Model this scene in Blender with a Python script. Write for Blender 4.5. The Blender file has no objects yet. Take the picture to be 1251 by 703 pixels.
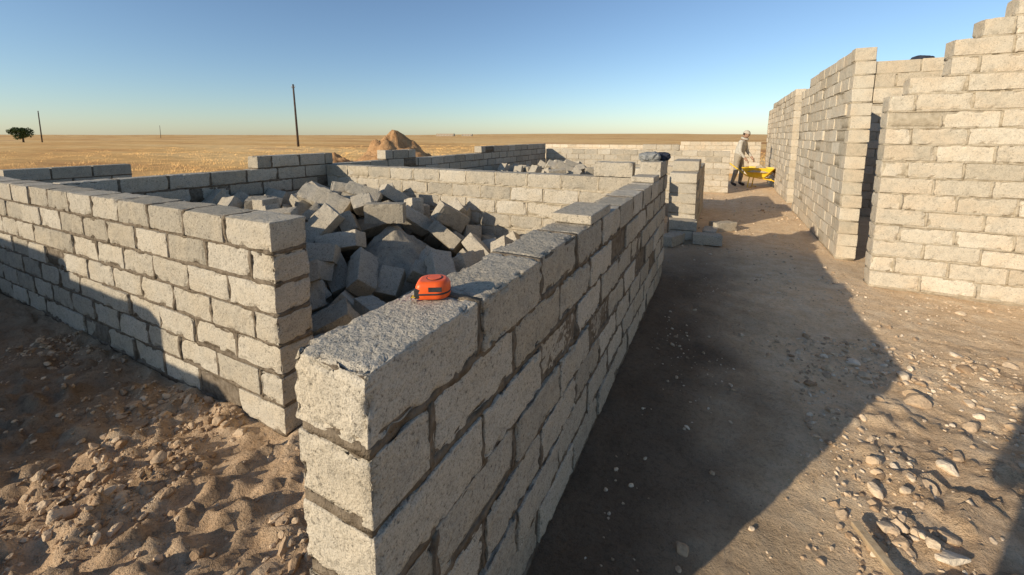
import bpy, bmesh, math, random
import numpy as np
from mathutils import Vector, Matrix, Euler
rng=np.random.default_rng(7); random.seed(7)
scene=bpy.context.scene
COL=scene.collection
# ---------------------------------------------------------------- noise
def h3(ix,iy,iz,seed):
    n=(ix.astype(np.int64)*374761393+iy.astype(np.int64)*668265263+iz.astype(np.int64)*1274126177+seed*974634777)&0xffffffff
    n=((n^(n>>13))*1103515245)&0xffffffff
    n=((n^(n>>16))*2246822519)&0xffffffff
    n=n^(n>>15)
    return (n&0xffffff)/float(0xffffff)
def vn(p,sc,seed=0):
    q=p*sc; i=np.floor(q); f=q-i; f=f*f*(3-2*f); i=i.astype(np.int64)
    r=0
    for a in (0,1):
        for b in (0,1):
            for c in (0,1):
                w=(f[:,0] if a else 1-f[:,0])*(f[:,1] if b else 1-f[:,1])*(f[:,2] if c else 1-f[:,2])
                r=r+w*h3(i[:,0]+a,i[:,1]+b,i[:,2]+c,seed)
    return r
def fbm(p,sc,o=3,seed=0):
    r=0;a=1;t=0
    for k in range(o):
        r=r+a*vn(p,sc*2.03**k,seed+k*17); t+=a; a*=.5
    return r/t
def sstep(a,b,x):
    t=np.clip((x-a)/(b-a),0,1); return t*t*(3-2*t)
# ---------------------------------------------------------------- mesh helpers
def make_mesh(name,V,F,mats,mi=None,attrs=None,smooth=False,parent=None):
    V=np.asarray(V,dtype=np.float32);F=np.asarray(F,dtype=np.int32);k=F.shape[1]
    me=bpy.data.meshes.new(name)
    me.vertices.add(len(V)); me.vertices.foreach_set('co',V.ravel())
    me.loops.add(F.size); me.loops.foreach_set('vertex_index',F.ravel())
    me.polygons.add(len(F)); me.polygons.foreach_set('loop_start',np.arange(0,F.size,k,dtype=np.int32))
    me.update(calc_edges=True)
    for m in mats: me.materials.append(m)
    if mi is not None: me.polygons.foreach_set('material_index',np.asarray(mi,dtype=np.int32))
    sm=smooth if isinstance(smooth,np.ndarray) else np.full(len(F),smooth)
    me.polygons.foreach_set('use_smooth',sm.astype(bool))
    if attrs:
        for n,a in attrs.items():
            at=me.attributes.new(n,'FLOAT','POINT'); at.data.foreach_set('value',np.asarray(a,dtype=np.float32))
    me.update()
    ob=bpy.data.objects.new(name,me); COL.objects.link(ob)
    if parent: ob.parent=parent
    return ob
def empty(name,loc=(0,0,0)):
    e=bpy.data.objects.new(name,None); e.location=loc; COL.objects.link(e); return e
class Acc:
    def __init__(s): s.V=[];s.F=[];s.t=[];s.m=[];s.s=[];s.n=0
    def add(s,V,F,tone=.5,mat=0,smooth=False):
        s.V.append(V); s.F.append(F+s.n); s.n+=len(V)
        s.t.append(np.full(len(V),tone)); s.m.append(np.full(len(F),mat)); s.s.append(np.full(len(F),smooth))
    def obj(s,name,mats,parent=None):
        return make_mesh(name,np.concatenate(s.V),np.concatenate(s.F),mats,np.concatenate(s.m),{'tone':np.concatenate(s.t)},np.concatenate(s.s),parent)
def box_tpl(xs,ys,zs):
    nx,ny,nz=len(xs),len(ys),len(zs)
    I,J,K=np.meshgrid(np.arange(nx),np.arange(ny),np.arange(nz),indexing='ij')
    sf=(I==0)|(I==nx-1)|(J==0)|(J==ny-1)|(K==0)|(K==nz-1)
    ids=-np.ones(I.shape,dtype=np.int64); ids[sf]=np.arange(sf.sum())
    V=np.stack([xs[I[sf]],ys[J[sf]],zs[K[sf]]],-1)
    Q=[]
    def side(A,fl):
        q=np.stack([A[:-1,:-1],A[1:,:-1],A[1:,1:],A[:-1,1:]],-1).reshape(-1,4)
        Q.append(q[:,::-1] if fl else q)
    side(ids[:,:,-1],False);side(ids[:,:,0],True);side(ids[-1],False);side(ids[0],True);side(ids[:,-1,:],True);side(ids[:,0,:],False)
    return V,np.concatenate(Q)
def axis(h,r,s):
    if s is None: return np.array([-h,-h+r,h-r,h])
    n=max(2,int(round(2*(h-r)/s))+1)
    return np.concatenate([[-h,-h+r*.35],np.linspace(-h+r,h-r,n),[h-r*.35,h]])
_c={}
def block_mesh(L,W,H,lod,seed):
    key=(round(L,2),round(W,2),round(H,3),lod); s={0:.008,1:.03,2:None}[lod]; r={0:.005,1:.005,2:.006}[lod]
    if key not in _c:
        h=(key[0]/2,key[1]/2,key[2]/2)
        V,Q=box_tpl(axis(h[0],r,s),axis(h[1],r,s),axis(h[2],r,s))
        hh=np.array(h); inner=np.clip(V,-(hh-r),hh-r); d=V-inner; l=np.linalg.norm(d,axis=1,keepdims=True)
        N=d/np.maximum(l,1e-9); V=inner+N*r
        near=(np.abs(V)>hh-.014).sum(1)
        e=np.where(near>=3,1.5,np.where(near==2,1.,0.))
        _c[key]=(V,Q,N,e,hh)
    V,Q,N,e,hh=_c[key]; V=V*np.array([L/key[0],W/key[1],1.])
    off=np.array([seed*3.17,seed*1.73,seed*.77])
    P=V+off
    if lod==0:
        d=(fbm(P,80,3,3)-.5)*.0044+(fbm(P,9,2,8)-.5)*.004
        ch=np.clip(fbm(P,30,2,5)-.50,0,1)*.05*e+np.clip(vn(P,9,9)-.76,0,1)*.05*e
        d=d-ch-np.clip(vn(P,62,31)-.74,0,1)*.018
        V=V+N*d[:,None]
    elif lod==1:
        ch=np.clip(fbm(P,20,2,5)-.5,0,1)*.04*e+np.clip(vn(P,8,9)-.75,0,1)*.06*e
        V=V+N*((vn(P,12,4)-.5)*.004-ch)[:,None]
    else:
        V=V+(np.stack([vn(P,9,1),vn(P,9,2),vn(P,9,3)],-1)-.5)*.008
    return V,Q
# ---------------------------------------------------------------- materials
def newmat(name):
    m=bpy.data.materials.new(name); m.use_nodes=True; nt=m.node_tree; nt.nodes.clear()
    o=nt.nodes.new('ShaderNodeOutputMaterial'); b=nt.nodes.new('ShaderNodeBsdfPrincipled')
    nt.links.new(b.outputs[0],o.inputs[0]); b.inputs['Roughness'].default_value=1.
    b.inputs['Specular IOR Level'].default_value=.03
    return m,nt,b
def nd(nt,t,**k):
    n=nt.nodes.new(t)
    for a,v in k.items(): setattr(n,a,v)
    return n
def noise(nt,co,sc,det=3,rough=.55):
    n=nd(nt,'ShaderNodeTexNoise'); n.inputs['Scale'].default_value=sc; n.inputs['Detail'].default_value=det; n.inputs['Roughness'].default_value=rough
    nt.links.new(co,n.inputs['Vector']); return n.outputs['Fac']
def ramp(nt,f,stops):
    r=nd(nt,'ShaderNodeValToRGB'); cr=r.color_ramp
    while len(cr.elements)<len(stops): cr.elements.new(.5)
    for e,(p,c) in zip(cr.elements,stops):
        e.position=p; e.color=(c[0],c[1],c[2],1) if not isinstance(c,(int,float)) else (c,c,c,1)
    nt.links.new(f,r.inputs[0]); return r.outputs[0]
def mix(nt,f,a,b,bt='MIX'):
    m=nd(nt,'ShaderNodeMix',data_type='RGBA',blend_type=bt)
    for s,v in ((0,f),(6,a),(7,b)):
        if hasattr(v,'links') or hasattr(v,'is_output'): nt.links.new(v,m.inputs[s])
        elif isinstance(v,(int,float)): m.inputs[s].default_value=v if s==0 else (v,v,v,1)
        else: m.inputs[s].default_value=(*v,1)
    return m.outputs[2]
def mth(nt,op,a,b=0.):
    m=nd(nt,'ShaderNodeMath',operation=op)
    for s,v in ((0,a),(1,b)):
        if isinstance(v,(int,float)): m.inputs[s].default_value=v
        else: nt.links.new(v,m.inputs[s])
    return m.outputs[0]
def bump(nt,b,hs,dist):
    prev=None
    for h,dd in zip(hs,dist):
        n=nd(nt,'ShaderNodeBump'); n.inputs['Strength'].default_value=1; n.inputs['Distance'].default_value=dd
        nt.links.new(h,n.inputs['Height'])
        if prev: nt.links.new(prev,n.inputs['Normal'])
        prev=n.outputs[0]
    nt.links.new(prev,b.inputs['Normal'])
def objco(nt): return nd(nt,'ShaderNodeTexCoord').outputs['Object']
def attr(nt,n): return nd(nt,'ShaderNodeAttribute',attribute_name=n).outputs['Fac']
def mat_block(name,dark,light,warm,k=1.):
    m,nt,b=newmat(name); co=objco(nt); t=attr(nt,'tone')
    base=mix(nt,t,dark,light)
    n1=noise(nt,co,4.5,4); base=mix(nt,mth(nt,'MULTIPLY',ramp(nt,n1,[(.4,0.),(.68,1.)]),.6),base,warm)
    n2=noise(nt,co,230,3,.7); n3=noise(nt,co,80,3,.7); n4=noise(nt,co,18,3)
    L=lambda v:1-(1-v)*k
    base=mix(nt,1.,base,ramp(nt,n2,[(.33,L(.58)),(.46,L(.96)),(.62,L(1.10))]),'MULTIPLY')
    base=mix(nt,1.,base,ramp(nt,n3,[(.31,L(.42)),(.42,L(.96)),(.7,L(1.10))]),'MULTIPLY')
    base=mix(nt,1.,base,ramp(nt,n4,[(.25,.82),(.5,1.),(.8,1.06)]),'MULTIPLY')
    nt.links.new(base,b.inputs['Base Color'])
    bump(nt,b,[n2,n3,n4],[.0022*k,.0060*k,.007]); return m
def mat_simple(name,c,c2,sc,bd=.01,rough=.95,sc2=None):
    m,nt,b=newmat(name); co=objco(nt); n=noise(nt,co,sc,5,.6); 
    nt.links.new(ramp(nt,n,[(.3,c),(.7,c2)]),b.inputs['Base Color']); b.inputs['Roughness'].default_value=rough
    if rough<.8: b.inputs['Specular IOR Level'].default_value=.4
    if bd>0: bump(nt,b,[noise(nt,co,sc2 or sc*4,4,.65)],[bd])
    return m
M_blk=mat_block('concrete_block',(.375,.325,.25),(.57,.50,.395),(.50,.41,.29))
M_blkw=mat_block('concrete_block_cream',(.48,.41,.305),(.66,.575,.445),(.60,.465,.315),.75)
M_mor=mat_simple('damp_mortar',(.125,.095,.065),(.27,.215,.155),28,.012,.95,70)
M_morw=mat_simple('dry_mortar',(.36,.295,.205),(.55,.46,.335),20,.010,.95,70)
# ground
m,nt,b=newmat('dirt_ground'); M_ground=m; co=objco(nt)
n0=noise(nt,co,.9,5,.6); n1=noise(nt,co,6,5,.65); n2=noise(nt,co,40,5,.7); n3=noise(nt,co,160,3,.7)
sand=ramp(nt,n1,[(.25,(.70,.475,.27)),(.5,(.83,.60,.37)),(.75,(.90,.70,.47))])
clod=ramp(nt,n1,[(.25,(.30,.185,.105)),(.5,(.54,.365,.22)),(.78,(.74,.55,.36))])
c=mix(nt,attr(nt,'rough'),sand,clod)
dark_ground=ramp(nt,n0,[(.3,(.125,.088,.058)),(.7,(.23,.165,.11))])  # darker brown, blended in where the ground mask is high
c=mix(nt,attr(nt,'dark_ground'),c,dark_ground)
c=mix(nt,1.,c,ramp(nt,n2,[(.3,.74),(.5,1.),(.7,1.08)]),'MULTIPLY')
c=mix(nt,1.,c,ramp(nt,n3,[(.3,.82),(.5,1.),(.7,1.05)]),'MULTIPLY')
mp=nd(nt,'ShaderNodeMapping'); mp.inputs['Scale'].default_value=(.35,1.2,1); mp.inputs['Rotation'].default_value=(0,0,math.radians(-30)); nt.links.new(co,mp.inputs[0])
f1=noise(nt,mp.outputs[0],.035,6,.6); f2=noise(nt,co,.6,5,.7)
field=ramp(nt,f1,[(.36,(.52,.25,.10)),(.46,(.80,.46,.17)),(.56,(.90,.58,.25)),(.66,(.62,.33,.145))])
field=mix(nt,1.,field,ramp(nt,f2,[(.3,.72),(.55,1.03),(.7,1.1)]),'MULTIPLY')
c=mix(nt,attr(nt,'far'),c,field)
nt.links.new(c,b.inputs['Base Color']); bump(nt,b,[n1,n2,n3],[.020,.010,.003])
m,nt,b=newmat('stone'); M_stone=m; co=objco(nt)
c=ramp(nt,attr(nt,'tone'),[(0.,(.34,.225,.135)),(.4,(.56,.405,.26)),(.8,(.70,.54,.37)),(1.,(.76,.63,.47))])
c=mix(nt,1.,c,ramp(nt,noise(nt,co,60,4),[(.3,.78),(.6,1.05)]),'MULTIPLY')
nt.links.new(c,b.inputs['Base Color']); bump(nt,b,[noise(nt,co,90,3)],[.005])
# ---------------------------------------------------------------- terrain
def gh(x,y):
    x=np.asarray(x,float);y=np.asarray(y,float)
    P=np.stack([x,y,np.zeros_like(x)],-1)
    D=np.hypot(x,y)
    inner=sstep(30,12,D)
    rl=sstep(-.7,-1.2,x)*sstep(1.6,1.0,y)
    rr=sstep(.8,2.0,x+.5*(fbm(P,1.2,2,51)-.5))*sstep(5,3.6,y)
    rr=np.maximum(rr*.3, sstep(.35,1.0,x)*sstep(3.7,2.2,y+.8*(fbm(P,1.4,2,52)-.5))*.8)
    rough=np.clip(np.maximum(rl,rr)+(fbm(P,.8,3,11)-.55)*.5,0,1)
    dark_ground=sstep(.75,-.25,x+.6*(fbm(P,2.5,3,21)-.5))*sstep(-.8,-.6,x)*sstep(9,4,y)*.95  # darker ground in a strip along the near wall's foot
    dark_ground=np.maximum(dark_ground,sstep(-2.2,-3.4,x+.8*(fbm(P,1.5,3,22)-.5))*sstep(1.5,1.0,y)*.7)  # darker ground further left, in front of the long wall
    far=sstep(13,22,D+6*(fbm(P,.15,3,61)-.5))
    z=(fbm(P,.9,3,1)-.5)*.06
    z=z+inner*(fbm(P,5,3,2)-.5)*(.018+.085*rough)
    c1=fbm(P,15,3,3); z=z+inner*(np.clip(c1-.5,0,1)*(.02+.19*rough))
    z=z+inner*(vn(P,33,4)-.5)*(.003+.020*rough)
    z=z+sstep(1.7,3.5,x)*sstep(5.2,3,y)*.05
    z=z+sstep(40,300,D)*(fbm(P,.006,3,71)-.5)*1.6+sstep(500,2500,D)*(fbm(P,.0011,3,72)-.40)*26
    z=z+sstep(12,40,D)*(fbm(P,.12,3,73)-.5)*.35
    return z,rough,dark_ground,far
def warp(lo,hi,st,g=1.085,maxd=5200):
    c=list(np.arange(lo,hi,st)); s=st; a=c[-1]; up=[]
    while a<maxd: s*=g; a+=s; up.append(a)
    s=st; a=c[0]; dn=[]
    while a>-maxd: s*=g; a-=s; dn.append(a)
    return np.array(dn[::-1]+c+up)
xs=warp(-4.4,3.6,.024); ys=warp(-.1,5.0,.024)
X,Y=np.meshgrid(xs,ys,indexing='ij'); X=X.ravel();Y=Y.ravel()
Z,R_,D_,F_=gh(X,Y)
ids=np.arange(len(X)).reshape(len(xs),len(ys))
Q=np.stack([ids[:-1,:-1],ids[1:,:-1],ids[1:,1:],ids[:-1,1:]],-1).reshape(-1,4)
make_mesh('ground',np.stack([X,Y,Z],-1),Q,[M_ground],None,{'rough':R_,'dark_ground':D_,'far':F_},True)
# stones
def ico(sub):
    bm=bmesh.new(); bmesh.ops.create_icosphere(bm,subdivisions=sub,radius=1)
    V=np.array([v.co[:] for v in bm.verts]);F=np.array([[v.index for v in f.verts] for f in bm.faces]); bm.free(); return V,F
I1=ico(1);I2=ico(2);I3=ico(3)
def rockify(V):
    V=V.copy()
    for _ in range(9):
        d=rng.normal(size=3); d/=np.linalg.norm(d); h=rng.uniform(.45,.85); q=V@d; V-=np.clip(q-h,0,9)[:,None]*d*.95
    return V
var={id(I):[(rockify(I[0]),I[1]) for _ in range(24)] for I in (I1,I2,I3)}
def stones(name,pts,sizes,mat,tone=None,sink=.42):
    A=Acc(); zz=gh(pts[:,0],pts[:,1])[0]
    for i,(p,s) in enumerate(zip(pts,sizes)):
        L=(I1 if s<.009 else I2 if s<.028 else I3)
        V,F=var[id(L)][int(rng.integers(24))]
        if s>=.028: V=V*(1+.16*(fbm(V+i,3,2,6)-.5))[:,None]
        V=V*np.array([1,rng.uniform(.55,1),rng.uniform(.4,.8)])*s*1.25
        R=np.array(Euler((rng.uniform(-.5,.5),rng.uniform(-.5,.5),rng.uniform(0,6.28))).to_matrix())
        V=V@R.T+np.array([p[0],p[1],zz[i]+s*.5*(1-2*sink)])
        t=rng.uniform(0,1)**1.3 if tone is None else tone(p)
        A.add(V,F,t,0,False)
    return A.obj(name,[mat])
pts=[];sz=[]
def scat(n,x0,x1,y0,y1,mu,sg,mx):
    k=0
    while k<n:
        p=np.array([[rng.uniform(x0,x1),rng.uniform(y0,y1),0]])
        if rng.uniform()>sstep(.38,.62,fbm(p,1.7,2,88))[0]*.9+.1: continue
        pts.append((p[0,0],p[0,1])); sz.append(min(mx,mu*math.exp(rng.normal()*sg))); k+=1
scat(3800,-.4,4.0,.4,5.4,.0055,.55,.03)
scat(2100,.5,2.7,.9,3.9,.009,.55,.04)
scat(105,.6,2.6,1.4,4.0,.020,.35,.05)
scat(42,.7,2.3,1.6,3.6,.035,.3,.065)
scat(17,.8,2.0,1.7,3.2,.052,.3,.08)
scat(600,-.5,1.4,5,14,.010,.5,.04)
scat(4600,-4.5,-.8,-.3,1.2,.0065,.55,.03)
scat(320,-3,-.8,.1,1.2,.016,.4,.04)
scat(350,-2.0,-.75,1.2,4.1,.010,.5,.04)
stones('gravel',np.array(pts),np.array(sz),M_stone,lambda p:(rng.uniform(0,.7)**1.3 if p[0]<-.8 else rng.uniform(.05,1)))
# ---------------------------------------------------------------- walls
BH=.1485;PH=.163;BL=.389;PL=.406
seedc=[0]
Z0=.022
def build_wall(name,p0,p1,prof,mats,W=.2,parent=None,z0=Z0,extra=(),jit=.004,zj=.0015,base=True):
    """prof: list of (s_from,s_to,ncourses)"""
    A=Acc(); p0=np.array(p0,float);p1=np.array(p1,float); Lw=np.linalg.norm(p1-p0); d=(p1-p0)/Lw; n=np.array([-d[1],d[0]])
    def tow(V):
        return np.stack([p0[0]+d[0]*V[:,0]+n[0]*V[:,1],p0[1]+d[1]*V[:,0]+n[1]*V[:,1],V[:,2]],-1)
    maxc=max(int(math.ceil(c)) for _,_,c in prof)
    for k in range(maxc):
        segs=[]
        for a,b_,c in prof:
            a=max(0,a);b_=min(Lw,b_)
            if c>k:
                if segs and abs(segs[-1][1]-a)<1e-6: segs[-1][1]=b_
                else: segs.append([a,b_])
        zc=z0+k*PH
        for a,b_ in segs:
            nearest=min(np.hypot(*(tow(np.array([[s,0,0]]))[0][:2])) for s in np.linspace(a,b_,9))
            ss=.012 if nearest<1.3 else (.02 if nearest<2.3 else (.045 if nearest<6 else .12))
            ii=.009
            hx=(b_-a)/2-ii; hy=W/2-ii
            hz0=zc-(.008 if (k or not base) else .07); hz1=zc+BH-.010
            V,Qq=box_tpl(np.linspace(-hx,hx,max(2,int(2*hx/ss))),np.linspace(-hy,hy,max(2,int(2*hy/ss))),np.linspace(hz0,hz1+.0,max(2,int(.15/ss))))
            V=V+np.array([(a+b_)/2,0,0]); 
            A.add(tow(V),Qq,.5,1,True)
            jz0=zc-(PH-BH)-.006; jz1=zc+.006
            nx=max(2,int(2*hx/ss)); V,Qq=box_tpl(np.linspace(-hx-.005,hx+.005,nx),np.linspace(-hy,hy,max(2,int(2*hy/max(ss,.02)))),np.linspace(jz0,jz1,3))
            V=V+np.array([(a+b_)/2,0,0]); sg=np.sign(V[:,1])*(np.abs(V[:,1])>hy-.001)
            P=tow(V); bul=(fbm(P,14,3,40)-.38)*.028
            V[:,1]+=sg*bul; V[:,2]+=(vn(P,22,44)-.5)*.009
            A.add(tow(V),Qq,.5,1,True)
            s=a; first=True; 
            while s<b_-.04:
                L=BL
                if first and k%2==1: L=BL/2-.01
                if first: L+=rng.uniform(-.012,.008)
                if s+L>b_-.11: L=b_-s+ rng.uniform(-.012,.004)
                L=max(L,.06)
                seedc[0]+=1
                cx=s+L/2; wc=tow(np.array([[cx,0,0]]))[0]; dist=math.hypot(wc[0],wc[1])
                lod=0 if dist<2.5 else (1 if dist<6.5 else 2)
                V,Qq=block_mesh(L,W+rng.uniform(-.004,.004),BH,lod,seedc[0]%997)
                yw=rng.normal()*.006; c_,s_=math.cos(yw),math.sin(yw)
                rl=rng.normal()*.006
                V=np.stack([V[:,0]*c_-V[:,1]*s_,V[:,0]*s_+V[:,1]*c_,V[:,2]+V[:,0]*rl*.6],-1)
                V=V+np.array([cx,rng.normal()*jit,zc+BH/2+rng.normal()*zj])
                A.add(tow(V),Qq,float(np.clip(rng.normal(.52,.34),-.1,1)),0,lod==0)
                if s+L<b_-.05 and dist<6.5:
                    zz=np.linspace(zc-.004,zc+BH-.001,9 if dist<3 else 5)
                    V2,Q2=box_tpl(np.linspace(-.011,.011,3),np.linspace(-W/2+.003,W/2-.003,6),zz)
                    V2=V2+np.array([s+L+(PL-BL)/2,0,0]); P=tow(V2); sg=np.sign(V2[:,1])*(np.abs(V2[:,1])>W/2-.006)
                    V2[:,1]+=sg*(fbm(P,17,2,46)-.52)*.034; V2[:,0]+=(vn(P,25,47)-.5)*.014
                    A.add(tow(V2),Q2,.5,1,True)
                s+=L+(PL-BL); first=False
    for (sx,ty,zb,L,W2,H2,rz) in extra:
        seedc[0]+=1
        V,Qq=block_mesh(L,W2,H2,2,seedc[0]); c_,s_=math.cos(rz),math.sin(rz)
        V=np.stack([V[:,0]*c_-V[:,1]*s_+sx,V[:,0]*s_+V[:,1]*c_+ty,V[:,2]+zb+H2/2],-1); A.add(tow(V),Qq,.5,0,False)
    return A.obj(name,mats,parent)
BM=[M_blk,M_mor]; WM=[M_blkw,M_morw]; MM=[M_blk,M_morw]
TOP=Z0+6*PH+BH
build_wall('concrete_block_wall',(-.64,.49),(-.64,5.1),[(0,3.75,7),(3.75,4.3,8)],BM,extra=[(1.58,0,TOP+.003,.39,.2,.045,.02),(3.5,0,TOP+.003,.30,.2,.05,-.02)])
build_wall('concrete_block_wall',(-1.95,1.33),(-9.2,1.33),[(0,9,7)],BM)
build_wall('concrete_block_wall',(-.75,4.3),(-5.22,4.3),[(0,9,7)],MM)
build_wall('concrete_block_wall',(-5.33,1.44),(-5.33,12.7),[(0,1.76,7),(1.76,2.9,8),(2.9,4.0,7),(4.0,4.8,8),(4.8,7.2,7),(7.2,11.3,8)],BM)
build_wall('concrete_block_wall',(-8.0,1.7),(-8.0,2.95),[(0,1.4,7)],BM)
build_wall('concrete_block_wall',(.15,12.8),(-5.22,12.8),[(0,1.3,7),(1.3,2.3,8),(2.3,9,7)],MM)
build_wall('concrete_block_wall',(1.3,19.5),(-9,19.5),[(0,3,8),(3,12,7)],WM)
build_wall('concrete_block_wall',(-.55,7.0),(-.55,9.9),[(0,.45,6),(.45,1.3,7),(1.3,3,6)],MM,W=.4)
build_wall('concrete_block_wall',(-.8,8.6),(-1.9,8.6),[(0,4,6)],MM)
build_wall('concrete_block_wall',(-4.35,-2.0),(-12,-2.0),[(0,.7,8),(.7,2.1,10),(2.1,8,11)],BM)
b1=empty('unfinished_block_building')
build_wall('front_wall',(1.43,5.53),(6.5,5.53),[(0,.14,12),(.14,.42,13),(.42,.60,15),(.60,.80,16),(.80,.98,17),(.98,5.2,18)],WM,parent=b1,jit=.006,zj=.003)
build_wall('side_wall',(6.4,5.64),(6.4,12),[(0,9,15)],WM,parent=b1)
b2=empty('unfinished_block_building')
build_wall('side_wall',(1.45,6.5),(1.45,10.4),[(0,1.7,16),(1.7,3.1,16),(3.1,4.2,15)],WM,parent=b2,jit=.006,zj=.003)
build_wall('cross_wall',(2.15,6.62),(6.2,6.62),[(0,5,12)],WM,parent=b2,jit=.006,zj=.003)
build_wall('lintel_wall',(1.56,6.62),(6.2,6.62),[(0,5,3)],WM,parent=b2,z0=Z0+12*PH,jit=.006,zj=.003,base=False)
build_wall('back_wall',(1.56,10.3),(6.2,10.3),[(0,5,15)],WM,parent=b2)
b3=empty('unfinished_block_building')
build_wall('side_wall',(1.47,11.5),(1.47,18.0),[(0,.8,16),(.8,5,16),(5,7,15)],WM,parent=b3,jit=.006,zj=.003)
build_wall('front_wall',(1.58,11.6),(6.2,11.6),[(0,5,16)],WM,parent=b3)
# ---------------------------------------------------------------- block heap (rigid body)
MD=((-2.95,3.12,.95,.70),(-4.25,2.75,.8,.60))
def sim_heap():
    out=[]
    tmp=[]
    def bx(c,s,typ,rot=(0,0,0)):
        bpy.ops.mesh.primitive_cube_add(size=1,location=c,rotation=rot); o=bpy.context.object; o.scale=s
        bpy.context.view_layer.update(); bpy.ops.object.transform_apply(location=False,rotation=False,scale=True)
        bpy.ops.rigidbody.object_add(type=typ); rb=o.rigid_body; rb.collision_shape='BOX'; rb.friction=.98; rb.restitution=0; rb.use_margin=True; rb.collision_margin=.002
        if typ=='ACTIVE': rb.mass=15; rb.linear_damping=.25; rb.angular_damping=.5
        tmp.append(o); return o
    bpy.ops.rigidbody.world_add()
    scene.rigidbody_world.substeps_per_frame=8; scene.rigidbody_world.solver_iterations=16
    bx((-3,2.5,-.25),(12,12,.5),'PASSIVE')
    bx((-5.4,2.8,1),(.3,4,3),'PASSIVE'); bx((-3,4.4,1),(6,.3,3),'PASSIVE'); bx((-5.1,1.3,1),(6.3,.26,3),'PASSIVE')
    for (cx,cy,r,h) in MD:
        bpy.ops.mesh.primitive_cone_add(vertices=16,radius1=r,radius2=.25,depth=h,location=(cx,cy,h/2)); o=bpy.context.object
        bpy.ops.rigidbody.object_add(type='PASSIVE'); o.rigid_body.collision_shape='CONVEX_HULL'; o.rigid_body.friction=1.; tmp.append(o)
    act=[]
    for i in range(300):
        if i%5<3: c=(-2.92+rng.normal()*.27,3.1+rng.normal()*.26)
        else: c=(-4.2+rng.normal()*.38,2.75+rng.normal()*.36)
        c=(min(-1.9,max(-4.9,c[0])),min(3.95,max(1.75,c[1])))
        act.append(bx((c[0],c[1],.95+i*.028),(.39,.2,.148),'ACTIVE',(rng.uniform(-1,1),rng.uniform(-1,1),rng.uniform(0,6.28))))
    scene.rigidbody_world.point_cache.frame_end=260
    for f in range(1,168): scene.frame_set(f)
    dg=bpy.context.evaluated_depsgraph_get()
    for o in act: out.append(np.array(o.evaluated_get(dg).matrix_world))
    bpy.ops.rigidbody.world_remove()
    for o in tmp: bpy.data.objects.remove(o,do_unlink=True)
    scene.frame_set(1)
    return out
try:
    mats_=sim_heap()
except Exception as e:
    print('SIM failed',e); mats_=[]
    for i in range(190):
        a=rng.uniform(0,6.28); r=rng.uniform(0,1)
        cx,cy=(-3,3.1) if i%5<3 else (-4.2,2.75)
        M=Matrix.Translation((cx+r*.9*math.cos(a),cy+r*.8*math.sin(a),.12+(1-r)*.85))@Euler((rng.normal()*.5,rng.normal()*.5,rng.uniform(0,6.28))).to_matrix().to_4x4(); mats_.append(np.array(M))
A=Acc(); zs=[]
for i,M in enumerate(mats_):
    if not(-5.3<M[0,3]<-.9 and 1.45<M[1,3]<4.25 and 0<M[2,3]<2): continue
    if M[0,3]>-1.75 and M[1,3]<3: continue
    zs.append(M[2,3])
    V,Qq=block_mesh(.388 if i%7 else .25,.197,.148,1,300+i); V=V@M[:3,:3].T+M[:3,3]
    A.add(V,Qq,float(np.clip(rng.normal(.45,.3),0,1)),0,False)
print('SIM kept',len(zs),'max z',max(zs))
pile=A.obj('concrete_block_pile',[M_blk])
def mound(name,cx,cy,r,h,mat,seed=0,parent=None,pw=1.1,amp=.4):
    n=64; t=np.linspace(0,1,30); th=np.linspace(0,2*math.pi,n,endpoint=False)
    T,H=np.meshgrid(t,th,indexing='ij'); P=np.stack([np.cos(H.ravel())*T.ravel()*2,np.sin(H.ravel())*T.ravel()*2,np.full(T.size,seed*1.)],-1)
    rr=T.ravel()*r*(1+.35*(fbm(P,1.1,2,seed)-.5)); z=h*(1-T.ravel()**pw)*(1+amp*(fbm(P,2.2,3,seed+1)-.5))+.05*(fbm(P,8,2,5)-.5)*r-.06*T.ravel()
    V=np.stack([cx+np.cos(H.ravel())*rr,cy+np.sin(H.ravel())*rr,z],-1)
    I=np.arange(T.size).reshape(30,n); Qq=np.stack([I[:-1],I[1:],np.roll(I,-1,1)[1:],np.roll(I,-1,1)[:-1]],-1).reshape(-1,4)
    return make_mesh(name,V,Qq,[mat],None,None,True,parent)
M_dirt=mat_simple('mound_dirt',(.36,.19,.085),(.62,.37,.18),5,.06)
for i,(cx,cy,r,h) in enumerate(MD): mound('rubble_core',cx,cy,r,h*.90,M_blk,1+i,pile)
p2=bpy.data.objects.new('concrete_block_pile',pile.data); COL.objects.link(p2); p2.location=(.35,6.3,-.06)
mound('dirt_mound',-12.2,13.2,2.7,1.5,M_dirt,5,None,1.3,1.0)
mound('dirt_mound',-15.0,12.3,1.8,.7,M_dirt,15,None,1.6,.9)
def loose(name,lst,mat=M_blk):
    A=Acc()
    for (x,y,z,rx,ry,rz) in lst:
        seedc[0]+=1; V,Qq=block_mesh(.388,.197,.148,1,seedc[0]); R=np.array(Euler((rx,ry,rz)).to_matrix()); A.add(V@R.T+np.array([x,y,z]),Qq,rng.uniform(.2,.9),0,False)
    return A.obj(name,[mat])
loose('loose_concrete_blocks',[(-.15,6.55,.08,0,0,.1),(-.12,6.95,.08,0,0,1.5),(-.5,6.72,.08,0,0,.05),(-.5,6.7,.235,0,0,.12),(.05,7.6,.08,0,0,.7),(-.6,6.3,.08,0,0,1.2),
  (-1.0,4.31,TOP+.078,0,0,.05),(-1.9,5.6,.08,0,0,1.),(-1.6,5.9,.08,0,0,.2)])
loose('stacked_concrete_blocks',[(-1.95+.41*i+(.1 if k%2 else 0),6.6+.02*k,.08+.152*k,0,0,rng.normal()*.05) for k in range(7) for i in range(3) if not(k==6 and i==0)])
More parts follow.
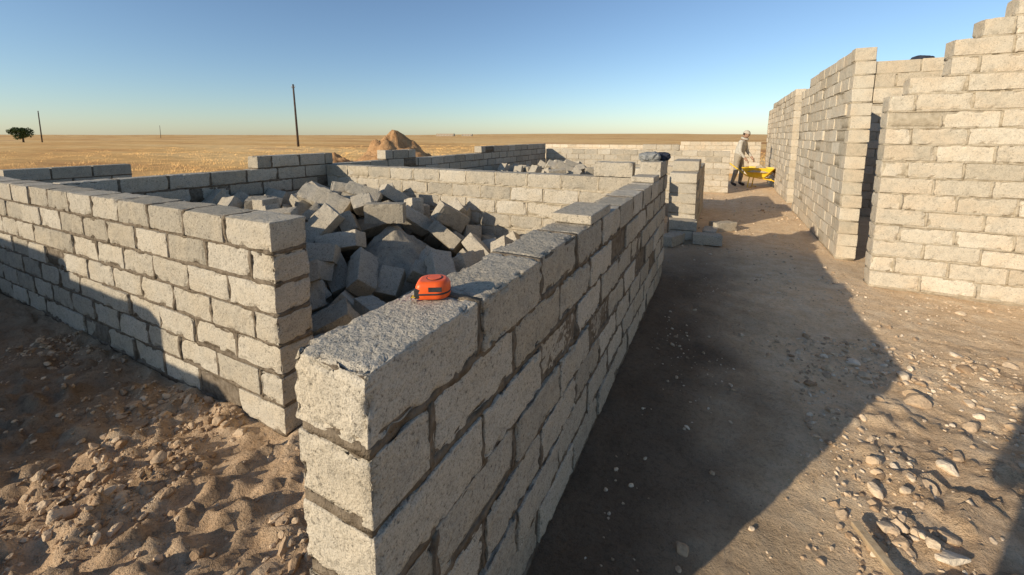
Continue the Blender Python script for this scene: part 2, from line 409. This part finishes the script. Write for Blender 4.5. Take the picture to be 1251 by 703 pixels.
# ---------------------------------------------------------------- primitives
def tube(name,pts,r,mat,parent=None,seg=10,r2=None):
    bm=bmesh.new(); rings=[]
    P=[Vector(p) for p in pts]
    for i,p in enumerate(P):
        d=(P[min(i+1,len(P)-1)]-P[max(i-1,0)]).normalized(); u=d.orthogonal().normalized(); v=d.cross(u)
        if i>0:
            u=(pu-d*pu.dot(d)).normalized(); v=d.cross(u)
        pu=u; rad=r if r2 is None else r+(r2-r)*i/(len(P)-1)
        rings.append([bm.verts.new(p+(u*math.cos(a)+v*math.sin(a))*rad) for a in [2*math.pi*k/seg for k in range(seg)]])
    for a,b_ in zip(rings,rings[1:]):
        for k in range(seg): bm.faces.new((a[k],a[(k+1)%seg],b_[(k+1)%seg],b_[k]))
    bm.faces.new(rings[0][::-1]); bm.faces.new(rings[-1])
    me=bpy.data.meshes.new(name); bm.to_mesh(me); bm.free(); me.materials.append(mat)
    for p in me.polygons: p.use_smooth=len(p.vertices)==4
    o=bpy.data.objects.new(name,me); COL.objects.link(o)
    if parent: o.parent=parent
    return o
def bm_obj(name,bm,mat,parent=None,smooth=False,bev=0,sub=0):
    me=bpy.data.meshes.new(name); bm.to_mesh(me); bm.free()
    for mm in (mat if isinstance(mat,list) else [mat]): me.materials.append(mm)
    for p in me.polygons: p.use_smooth=smooth
    o=bpy.data.objects.new(name,me); COL.objects.link(o)
    if bev: 
        b_=o.modifiers.new('b','BEVEL'); b_.width=bev; b_.segments=4
    if sub:
        s=o.modifiers.new('s','SUBSURF'); s.levels=sub; s.render_levels=sub
    if parent: o.parent=parent
    return o
# ---------------------------------------------------------------- tape measure
M_or=mat_simple('orange_plastic',(.85,.10,.015),(.92,.14,.025),40,.0004,.4,300)
M_bk=mat_simple('black_rubber',(.02,.02,.02),(.04,.04,.04),60,.0008,.6,300)
M_st=mat_simple('steel',(.35,.37,.4),(.55,.57,.6),30,.0,.35)
M_yel=mat_simple('yellow_paint',(.75,.45,.02),(.85,.55,.04),6,.002,.5)
tape=empty('tape_measure',(-.662,.845,TOP+.003)); tape.rotation_euler=(0,0,math.radians(30))
def rrect(w,d,rr,rl,n=8):
    o=[]
    for cx,cy,a0,r in ((w/2-rr,d/2-rr,0,rr),(-w/2+rr,d/2-rr,90,rr),(-w/2+rl,-d/2+rl,180,rl),(w/2-rr,-d/2+rr,270,rr)):
        for k in range(n+1):
            a=math.radians(a0+90*k/n); o.append((cx+r*math.cos(a),cy+r*math.sin(a)))
    return o
def layer(name,w,d,rr,rl,zs,sc,mat):
    base=rrect(w,d,rr,rl); bm=bmesh.new(); R=[]
    for z,s in zip(zs,sc): R.append([bm.verts.new((x*s,y*s,z)) for x,y in base])
    n=len(base)
    for a,b_ in zip(R,R[1:]):
        for k in range(n): bm.faces.new((a[k],a[(k+1)%n],b_[(k+1)%n],b_[k]))
    bm.faces.new(R[0][::-1]); bm.faces.new(R[-1]); o=bm_obj(name,bm,mat,tape,True)
    for p in o.data.polygons:
        if len(p.vertices)>4: p.use_smooth=False
    return o
layer('case',.088,.080,.036,.014,[.001,.003,.007,.020,.034,.041,.0455,.047],[.88,.95,.99,1.,.98,.92,.82,.70],M_or)
layer('rubber_grip',.0892,.0812,.0365,.0145,[.014,.015,.018,.019],[.985,1.,1.,.985],M_bk)
def disc(name,x,y,z,r,h,mat,par,seg=28,bev=.0008):
    bm=bmesh.new(); bmesh.ops.create_cone(bm,cap_ends=True,segments=seg,radius1=r,radius2=r,depth=h); bmesh.ops.translate(bm,verts=bm.verts[:],vec=(x,y,z)); return bm_obj(name,bm,mat,par,False,bev)
disc('hub_ring',.002,.002,.0472,.0215,.002,M_bk,tape); disc('hub_label',.002,.002,.0482,.0185,.0022,M_or,tape)
def pbox(name,c,s,mat,par,bev=.001,rot=None):
    bm=bmesh.new(); bmesh.ops.create_cube(bm,size=1)
    for v in bm.verts: v.co=Vector((v.co.x*s[0],v.co.y*s[1],v.co.z*s[2]))
    if rot: bmesh.ops.rotate(bm,verts=bm.verts[:],matrix=Euler(rot).to_matrix())
    bmesh.ops.translate(bm,verts=bm.verts[:],vec=c); return bm_obj(name,bm,mat,par,False,bev)
pbox('front_label',(.008,-.0392,.029),(.034,.0025,.012),M_bk,tape,.0006)
pbox('mouth',(-.036,-.032,.018),(.020,.015,.026),M_bk,tape,.003)
pbox('blade',(-.048,-.033,.010),(.012,.017,.0012),M_yel,tape,.0002)
pbox('hook',(-.0545,-.033,.006),(.0012,.018,.011),M_st,tape,.0003)
# ---------------------------------------------------------------- human
M_skin=mat_simple('skin',(.33,.19,.12),(.40,.24,.16),20,.002,.6)
M_shirt=mat_simple('cream_cotton',(.42,.38,.31),(.54,.49,.405),8,.03,.9,14)
M_trou=mat_simple('beige_trousers',(.30,.25,.185),(.38,.325,.245),8,.03,.9,14)
M_shoe=mat_simple('dark_leather',(.03,.022,.018),(.06,.045,.035),20,.003,.6)
M_jkt=mat_simple('navy_jacket',(.03,.035,.05),(.055,.06,.08),8,.02,.9,14)
M_hair=mat_simple('hair',(.02,.015,.012),(.04,.03,.025),80,.01,.8)
def human(name,loc,rz,J,shirt,trou,cap=None):
    root=empty(name,loc); root.rotation_euler=(0,0,rz)
    order=['pelvis','belly','chest','neckb','neck','shL','elL','wrL','haL','shR','elR','wrR','haR','hipL','knL','anL','toL','hipR','knR','anR','toR']
    rad=dict(pelvis=.15,belly=.145,chest=.155,neckb=.085,neck=.058,shL=.078,elL=.052,wrL=.035,haL=.036,hipL=.105,knL=.075,anL=.05,toL=.045)
    for k in list(rad): 
        if k.endswith('L'): rad[k[:-1]+'R']=rad[k]
    E=[('pelvis','belly'),('belly','chest'),('chest','neckb'),('neckb','neck'),('chest','shL'),('shL','elL'),('elL','wrL'),('wrL','haL'),('chest','shR'),('shR','elR'),('elR','wrR'),('wrR','haR'),
       ('pelvis','hipL'),('hipL','knL'),('knL','anL'),('anL','toL'),('pelvis','hipR'),('hipR','knR'),('knR','anR'),('anR','toR')]
    ix={k:i for i,k in enumerate(order)}
    me=bpy.data.meshes.new('body'); me.from_pydata([J[k] for k in order],[(ix[a],ix[b_]) for a,b_ in E],[])
    o=bpy.data.objects.new('body',me); COL.objects.link(o)
    s=o.modifiers.new('skin','SKIN'); s.use_smooth_shade=True
    for k in order:
        r=rad[k]; sv=me.skin_vertices[0].data[ix[k]]; sv.radius=(r,r); sv.use_root=(k=='pelvis')
    o.modifiers.new('sub','SUBSURF').levels=2
    dg=bpy.context.evaluated_depsgraph_get(); dg.update(); nm=bpy.data.meshes.new_from_object(o.evaluated_get(dg))
    o.modifiers.clear(); o.data=nm
    for mm in (shirt,trou,M_skin,M_shoe): nm.materials.append(mm)
    segs=[(Vector(J[a]),Vector(J[b_]),a,b_) for a,b_ in E]
    for p in nm.polygons:
        c=p.center; best=None;bd=9
        for A_,B_,a,b_ in segs:
            d=B_-A_; t=max(0,min(1,(c-A_).dot(d)/d.length_squared)); q=(c-A_-d*t).length
            if q<bd: bd=q;best=(a,b_,t)
        a,b_,t=best
        if b_[:2]=='to' or (b_[:2]=='an' and t>.9): mi=3
        elif b_[:2] in('kn','an','hi'): mi=1
        elif b_[:2]=='ha' or (b_[:2]=='wr' and t>.85) or b_=='neck': mi=2
        else: mi=0
        p.material_index=mi; p.use_smooth=True
    o.parent=root
    nk=Vector(J['neck']); hd=Vector(J['head']); fw=Vector(J['face']).normalized()
    V,F=I3; V=V.copy(); up=(hd-nk).normalized(); sd=up.cross(fw).normalized(); fw=sd.cross(up)*-1 if sd.cross(up).dot(fw)<0 else sd.cross(up)
    R=np.array([sd[:],fw[:],up[:]]).T
    L=V*np.array([.076,.095,.118])
    L[:,1]+=np.exp(-((V[:,0]/.16)**2+((V[:,2]+.1)/.2)**2))*.022*(V[:,1]>0)
    L[:,0]*=1-.18*np.clip(-V[:,2],0,1); L[:,1]-=np.exp(-(((np.abs(V[:,0])-.36)/.14)**2+((V[:,2]-.1)/.1)**2))*.010*(V[:,1]>0)
    L[:,1]+=np.exp(-((V[:,0]/.35)**2+((V[:,2]+.8)/.2)**2))*.012*(V[:,1]>-.2)
    cen=np.array(hd[:])
    W=L@R.T+cen
    make_mesh('head',W,F,[M_skin,M_hair],[1 if (V[f_].mean(0)[2]>.35 or (V[f_].mean(0)[1]<-.1 and V[f_].mean(0)[2]>-.35)) else 0 for f_ in F],None,True,root)
    def wpt(x,y,z): return Vector(cen)+sd*x+fw*y+up*z
    for sx in(-1,1):
        bm=bmesh.new(); bmesh.ops.create_uvsphere(bm,u_segments=8,v_segments=6,radius=.011); bmesh.ops.translate(bm,verts=bm.verts[:],vec=wpt(sx*.03,.083,.012)); bm_obj('eye',bm,M_hair,root,True)
        bm=bmesh.new(); bmesh.ops.create_uvsphere(bm,u_segments=8,v_segments=6,radius=.02); bmesh.ops.translate(bm,verts=bm.verts[:],vec=wpt(sx*.078,0,0)); bm_obj('ear',bm,M_skin,root,True)
    tube('mouth',[wpt(-.022,.088,-.052),wpt(0,.094,-.051),wpt(.022,.088,-.052)],.005,M_hair,root,6)
    if cap:
        L2=V*np.array([.086,.107,.12]); k=V[:,2]>.15; L2[~k,2]=.15*.12; W2=L2@R.T+cen+np.array(up[:])*.008
        make_mesh('cap',W2,F,[cap],None,None,True,root)
        tube('scarf',[nk+sd*(.085*math.cos(a))+fw*(.085*math.sin(a))+Vector((0,0,-.02)) for a in [i*math.pi/6 for i in range(13)]],.032,cap,root,8)
    for S in 'LR':
        w=Vector(J['wr'+S]);h=Vector(J['ha'+S]); d=(h-w).normalized(); u=Vector((0,1,0)); u=(u-d*u.dot(d)).normalized(); v=d.cross(u)
        for i,ln in enumerate((.07,.08,.075,.058)):
            b0=h+u*(.027-.018*i)+d*.012; b1=b0+d*ln*.5-v*.004; b2=b1+d*ln*.3-v*.022; tube('finger_%d'%(i+1),[b0,b1,b2],.0095,M_skin,root,8,.007)
        b0=w+d*.035+u*.03; tube('thumb',[b0,b0+u*.028+d*.025,b0+u*.034+d*.055],.011,M_skin,root,8,.008)
    return root
J=dict(pelvis=(0,0,.92),belly=(.02,0,1.07),chest=(.07,0,1.28),neckb=(.11,0,1.43),neck=(.13,0,1.50),head=(.165,0,1.61),face=(1,0,-.35),
 shL=(.08,.19,1.37),elL=(.14,.24,1.09),wrL=(.30,.20,.90),haL=(.35,.18,.83),shR=(.08,-.19,1.37),elR=(.10,-.25,1.08),wrR=(.25,-.23,.88),haR=(.31,-.22,.81),
 hipL=(0,.10,.88),knL=(.07,.12,.49),anL=(.02,.13,.09),toL=(.17,.15,.04),hipR=(-.01,-.10,.88),knR=(-.02,-.12,.48),anR=(-.12,-.12,.09),toR=(.03,-.14,.04))
human('construction_worker',(.42,14.7,.0),math.radians(-20),J,M_shirt,M_trou,M_shirt)
J2=dict(pelvis=(0,0,.93),belly=(0,0,1.08),chest=(0,0,1.30),neckb=(0,.01,1.45),neck=(0,.02,1.52),head=(0,.04,1.64),face=(0,1,-.2),
 shL=(-.19,0,1.40),elL=(-.25,.05,1.14),wrL=(-.12,.20,1.33),haL=(-.09,.24,1.38),shR=(.19,0,1.40),elR=(.26,.05,1.14),wrR=(.12,.20,1.33),haR=(.09,.24,1.38),
 hipL=(-.10,0,.88),knL=(-.12,.02,.48),anL=(-.13,-.02,.09),toL=(-.14,.14,.04),hipR=(.10,0,.88),knR=(.12,.02,.48),anR=(.13,-.02,.09),toR=(.15,.14,.04))
human('photographer',(-.22,-.46,.0),math.radians(10),J2,M_jkt,M_jkt)
# wheelbarrow
wb=empty('wheelbarrow',(1.0,14.5,0)); wb.rotation_euler=(0,0,math.radians(-20))
bm=bmesh.new()
ou=[(-.42,-.30,.62),(.42,-.27,.62),(.42,.27,.62),(-.42,.30,.62)]; lo=[(-.24,-.19,.34),(.16,-.16,.34),(.16,.16,.34),(-.24,.19,.34)]
a=[bm.verts.new(p) for p in ou]; c_=[bm.verts.new(p) for p in lo]
for k in range(4): bm.faces.new((a[k],a[(k+1)%4],c_[(k+1)%4],c_[k]))
bm.faces.new(c_[::-1]); t_=bm_obj('tray',bm,M_yel,wb); sm=t_.modifiers.new('s','SOLIDIFY'); sm.thickness=.012
for sy in(-1,1):
    tube('handle',[(-.78,sy*.26,.72),(-.3,sy*.2,.36),(.35,sy*.09,.26),(.5,sy*.05,.2)],.017,M_yel,wb)
    tube('leg',[(-.22,sy*.19,.36),(-.26,sy*.21,.02),(-.14,sy*.21,.02)],.015,M_yel,wb)
tube('wheel',[(.5+.16*math.cos(i*math.pi/10),0,.2+.16*math.sin(i*math.pi/10)) for i in range(21)],.04,M_bk,wb); tube('axle',[(.5,-.07,.2),(.5,.07,.2)],.05,M_st,wb)
ml=mound('mortar_load',0,0,.36,.14,M_morw,9,wb); ml.location=(0,0,.55)
ico_s=ico(4)
def sack(name,loc,s,rz,mat,tilt=0):
    V,F=ico_s; V=np.sign(V)*np.abs(V)**.7; V=V*np.array(s)*(1+.55*(fbm(V+loc[0]*3,2.6,3,9)-.5))[:,None]
    o=make_mesh(name,V,F,[mat],None,None,True); o.location=loc; o.rotation_euler=(tilt,0,rz); return o
T8=TOP+PH
M_sack=mat_simple('woven_sack',(.20,.20,.19),(.38,.37,.34),12,.03,.85,20)
sack('crumpled_sack',(-.68,4.46,T8+.04),(.10,.10,.05),.3,M_sack,.1); sack('folded_jacket',(-.60,4.68,T8+.035),(.08,.09,.045),.9,M_jkt)
sack('plastic_sack',(2.0,6.66,Z0+15*PH+.0),(.10,.08,.03),.4,M_jkt)
M_wood=mat_simple('weathered_wood',(.34,.24,.14),(.52,.40,.26),30,.003)
wo=pbox('wooden_batten',(0,0,0),(.46,.032,.02),M_wood,None,.003); wo.location=(.64,1.70,.045); wo.rotation_euler=(.05,.04,math.radians(-66))
# ---------------------------------------------------------------- poles, tree, far things
M_pole=mat_simple('pole_wood',(.07,.05,.04),(.13,.10,.08),3,.01)
def pole(x,y,h,lean):
    p=empty('utility_pole',(x,y,float(gh([x],[y])[0][0]))); tube('shaft',[(0,0,-.2),(lean*.5,0,h*.5),(lean,0,h)],.15,M_pole,p,10,.10)
    tube('crossarm',[(lean-.35,.1,h-.45),(lean+.35,-.1,h-.45)],.05,M_pole,p,6)
    for dx in(-.3,0,.3): tube('insulator',[(lean+dx,0,h-.42),(lean+dx,0,h-.2)],.04,M_st,p,6)
pole(-51,36.9,8.2,-.25); pole(-163,42.6,8.3,.2); pole(-330,140,8.3,.2)
M_leaf=mat_simple('foliage',(.035,.055,.02),(.09,.12,.045),2,0)
def tree(x,y,h,w):
    z0=float(gh([x],[y])[0][0]); t=empty('tree',(x,y,z0)); tube('trunk',[(0,0,-.2),(.1,0,h*.3),(0,.1,h*.6)],.22,M_pole,t,8,.09)
    cl=[]
    for i in range(9):
        a=rng.uniform(0,6.28); c=(math.cos(a)*w*.3*rng.uniform(.4,1.2),math.sin(a)*w*.3*rng.uniform(.4,1.2),h*rng.uniform(.35,.85)); cl.append((c,rng.uniform(.16,.27)*w)); tube('limb',[(0,0,h*.3),tuple(np.array(c)*.6+np.array([0,0,h*.15])),c],.08,M_pole,t,5,.02)
    V=[];F=[]
    for c,r in cl:
        for k in range(260):
            d=rng.normal(size=3); d/=np.linalg.norm(d); p=np.array(c)+d*r*rng.uniform(.5,1.05)*np.array([1,1,.8]); u=rng.normal(size=3)*.09; v=rng.normal(size=3)*.09; n=len(V); V+=[p-u,p+v,p+u,p-v]; F.append((n,n+1,n+2,n+3))
    make_mesh('crown',V,F,[M_leaf],None,None,False,t)
tree(-157,37.8,3.8,5.2); tree(-166,30,2.4,4.0)
M_wh=mat_simple('whitewash',(.40,.33,.25),(.50,.42,.32),1,0)
def house(name,x,y,w,d,h,rz):
    z0=float(gh([x],[y])[0][0]); e=empty(name,(x,y,z0)); e.rotation_euler=(0,0,rz)
    pbox('walls',(0,0,h/2-.2),(w,d,h+.4),M_wh,e,.02); pbox('roof_parapet',(0,0,h+.2),(w+.3,d+.3,.35),M_wh,e,.02)
    for k in range(int(w//3)): pbox('window',(-w/2+1.5+3*k,-d/2-.02,h*.55),(1.0,.1,1.1),M_bk,e,.01)
    pbox('door',(w/2-1.2,-d/2-.02,1.05),(1,.1,2.1),M_pole,e,.01)
house('village_house',-185,33,9,6,3,.9); house('village_house',-480,660,34,12,5,.4); house('village_house',-450,690,20,9,4,.4)
M_gr=mat_simple('dry_grass',(.60,.36,.14),(.80,.52,.22),1.2,0)
V=[];F=[]
N=3000; th=rng.uniform(-1.4,.2,N); D=10*np.exp(rng.uniform(0,1.9,N)); gx=D*np.sin(th); gy=D*np.cos(th); gz=gh(gx,gy)[0]
for i in range(N):
    if gx[i]>-9.2 and gy[i]<20: continue
    hh=rng.uniform(.04,.15)
    for k in range(8):
        a=rng.uniform(0,6.28); l=rng.uniform(.3,1.)*hh; bx_,by_=gx[i]+rng.normal()*.2,gy[i]+rng.normal()*.2; w_=.008*(1+D[i]/30); n=len(V)
        V+=[(bx_-w_,by_,gz[i]-.02),(bx_+w_,by_,gz[i]-.02),(bx_+l*math.cos(a),by_+l*math.sin(a),gz[i]+hh)]; F.append((n,n+1,n+2))
make_mesh('dry_grass',V,F,[M_gr])
# ---------------------------------------------------------------- light, sky, camera
EL=18.3; sd=Vector((-.493*math.cos(math.radians(EL)),-.870*math.cos(math.radians(EL)),math.sin(math.radians(EL)))).normalized()
L=bpy.data.lights.new('sun','SUN'); L.energy=5; L.angle=math.radians(.5); L.color=(1,.89,.71)
so=bpy.data.objects.new('sun',L); COL.objects.link(so); so.rotation_euler=sd.to_track_quat('Z','Y').to_euler(); so.location=(-5,-8,6)
w=bpy.data.worlds.new('World'); scene.world=w; w.use_nodes=True; nt=w.node_tree; bg=nt.nodes['Background']
sk=nt.nodes.new('ShaderNodeTexSky'); sk.sky_type='NISHITA'; sk.sun_disc=False; sk.sun_elevation=math.radians(EL); sk.sun_rotation=math.atan2(-.493,-.870)
sk.air_density=1.0; sk.dust_density=.35; sk.ozone_density=3.6; sk.altitude=200
hs=nt.nodes.new('ShaderNodeHueSaturation'); hs.inputs['Saturation'].default_value=.96
nt.links.new(sk.outputs[0],hs.inputs['Color']); nt.links.new(hs.outputs[0],bg.inputs[0]); bg.inputs[1].default_value=.145
cam=bpy.data.cameras.new('camera'); co_=bpy.data.objects.new('camera',cam); COL.objects.link(co_); scene.camera=co_
co_.location=(0,0,1.57); co_.rotation_euler=(math.radians(90-7.5),0,math.radians(27))
cam.sensor_width=36; cam.lens=14.59; cam.shift_y=-.095; cam.clip_start=.02; cam.clip_end=9000
scene.view_settings.view_transform='Standard'; scene.view_settings.look='None'; scene.view_settings.exposure=0; scene.view_settings.gamma=1
print('objects',len(bpy.data.objects))
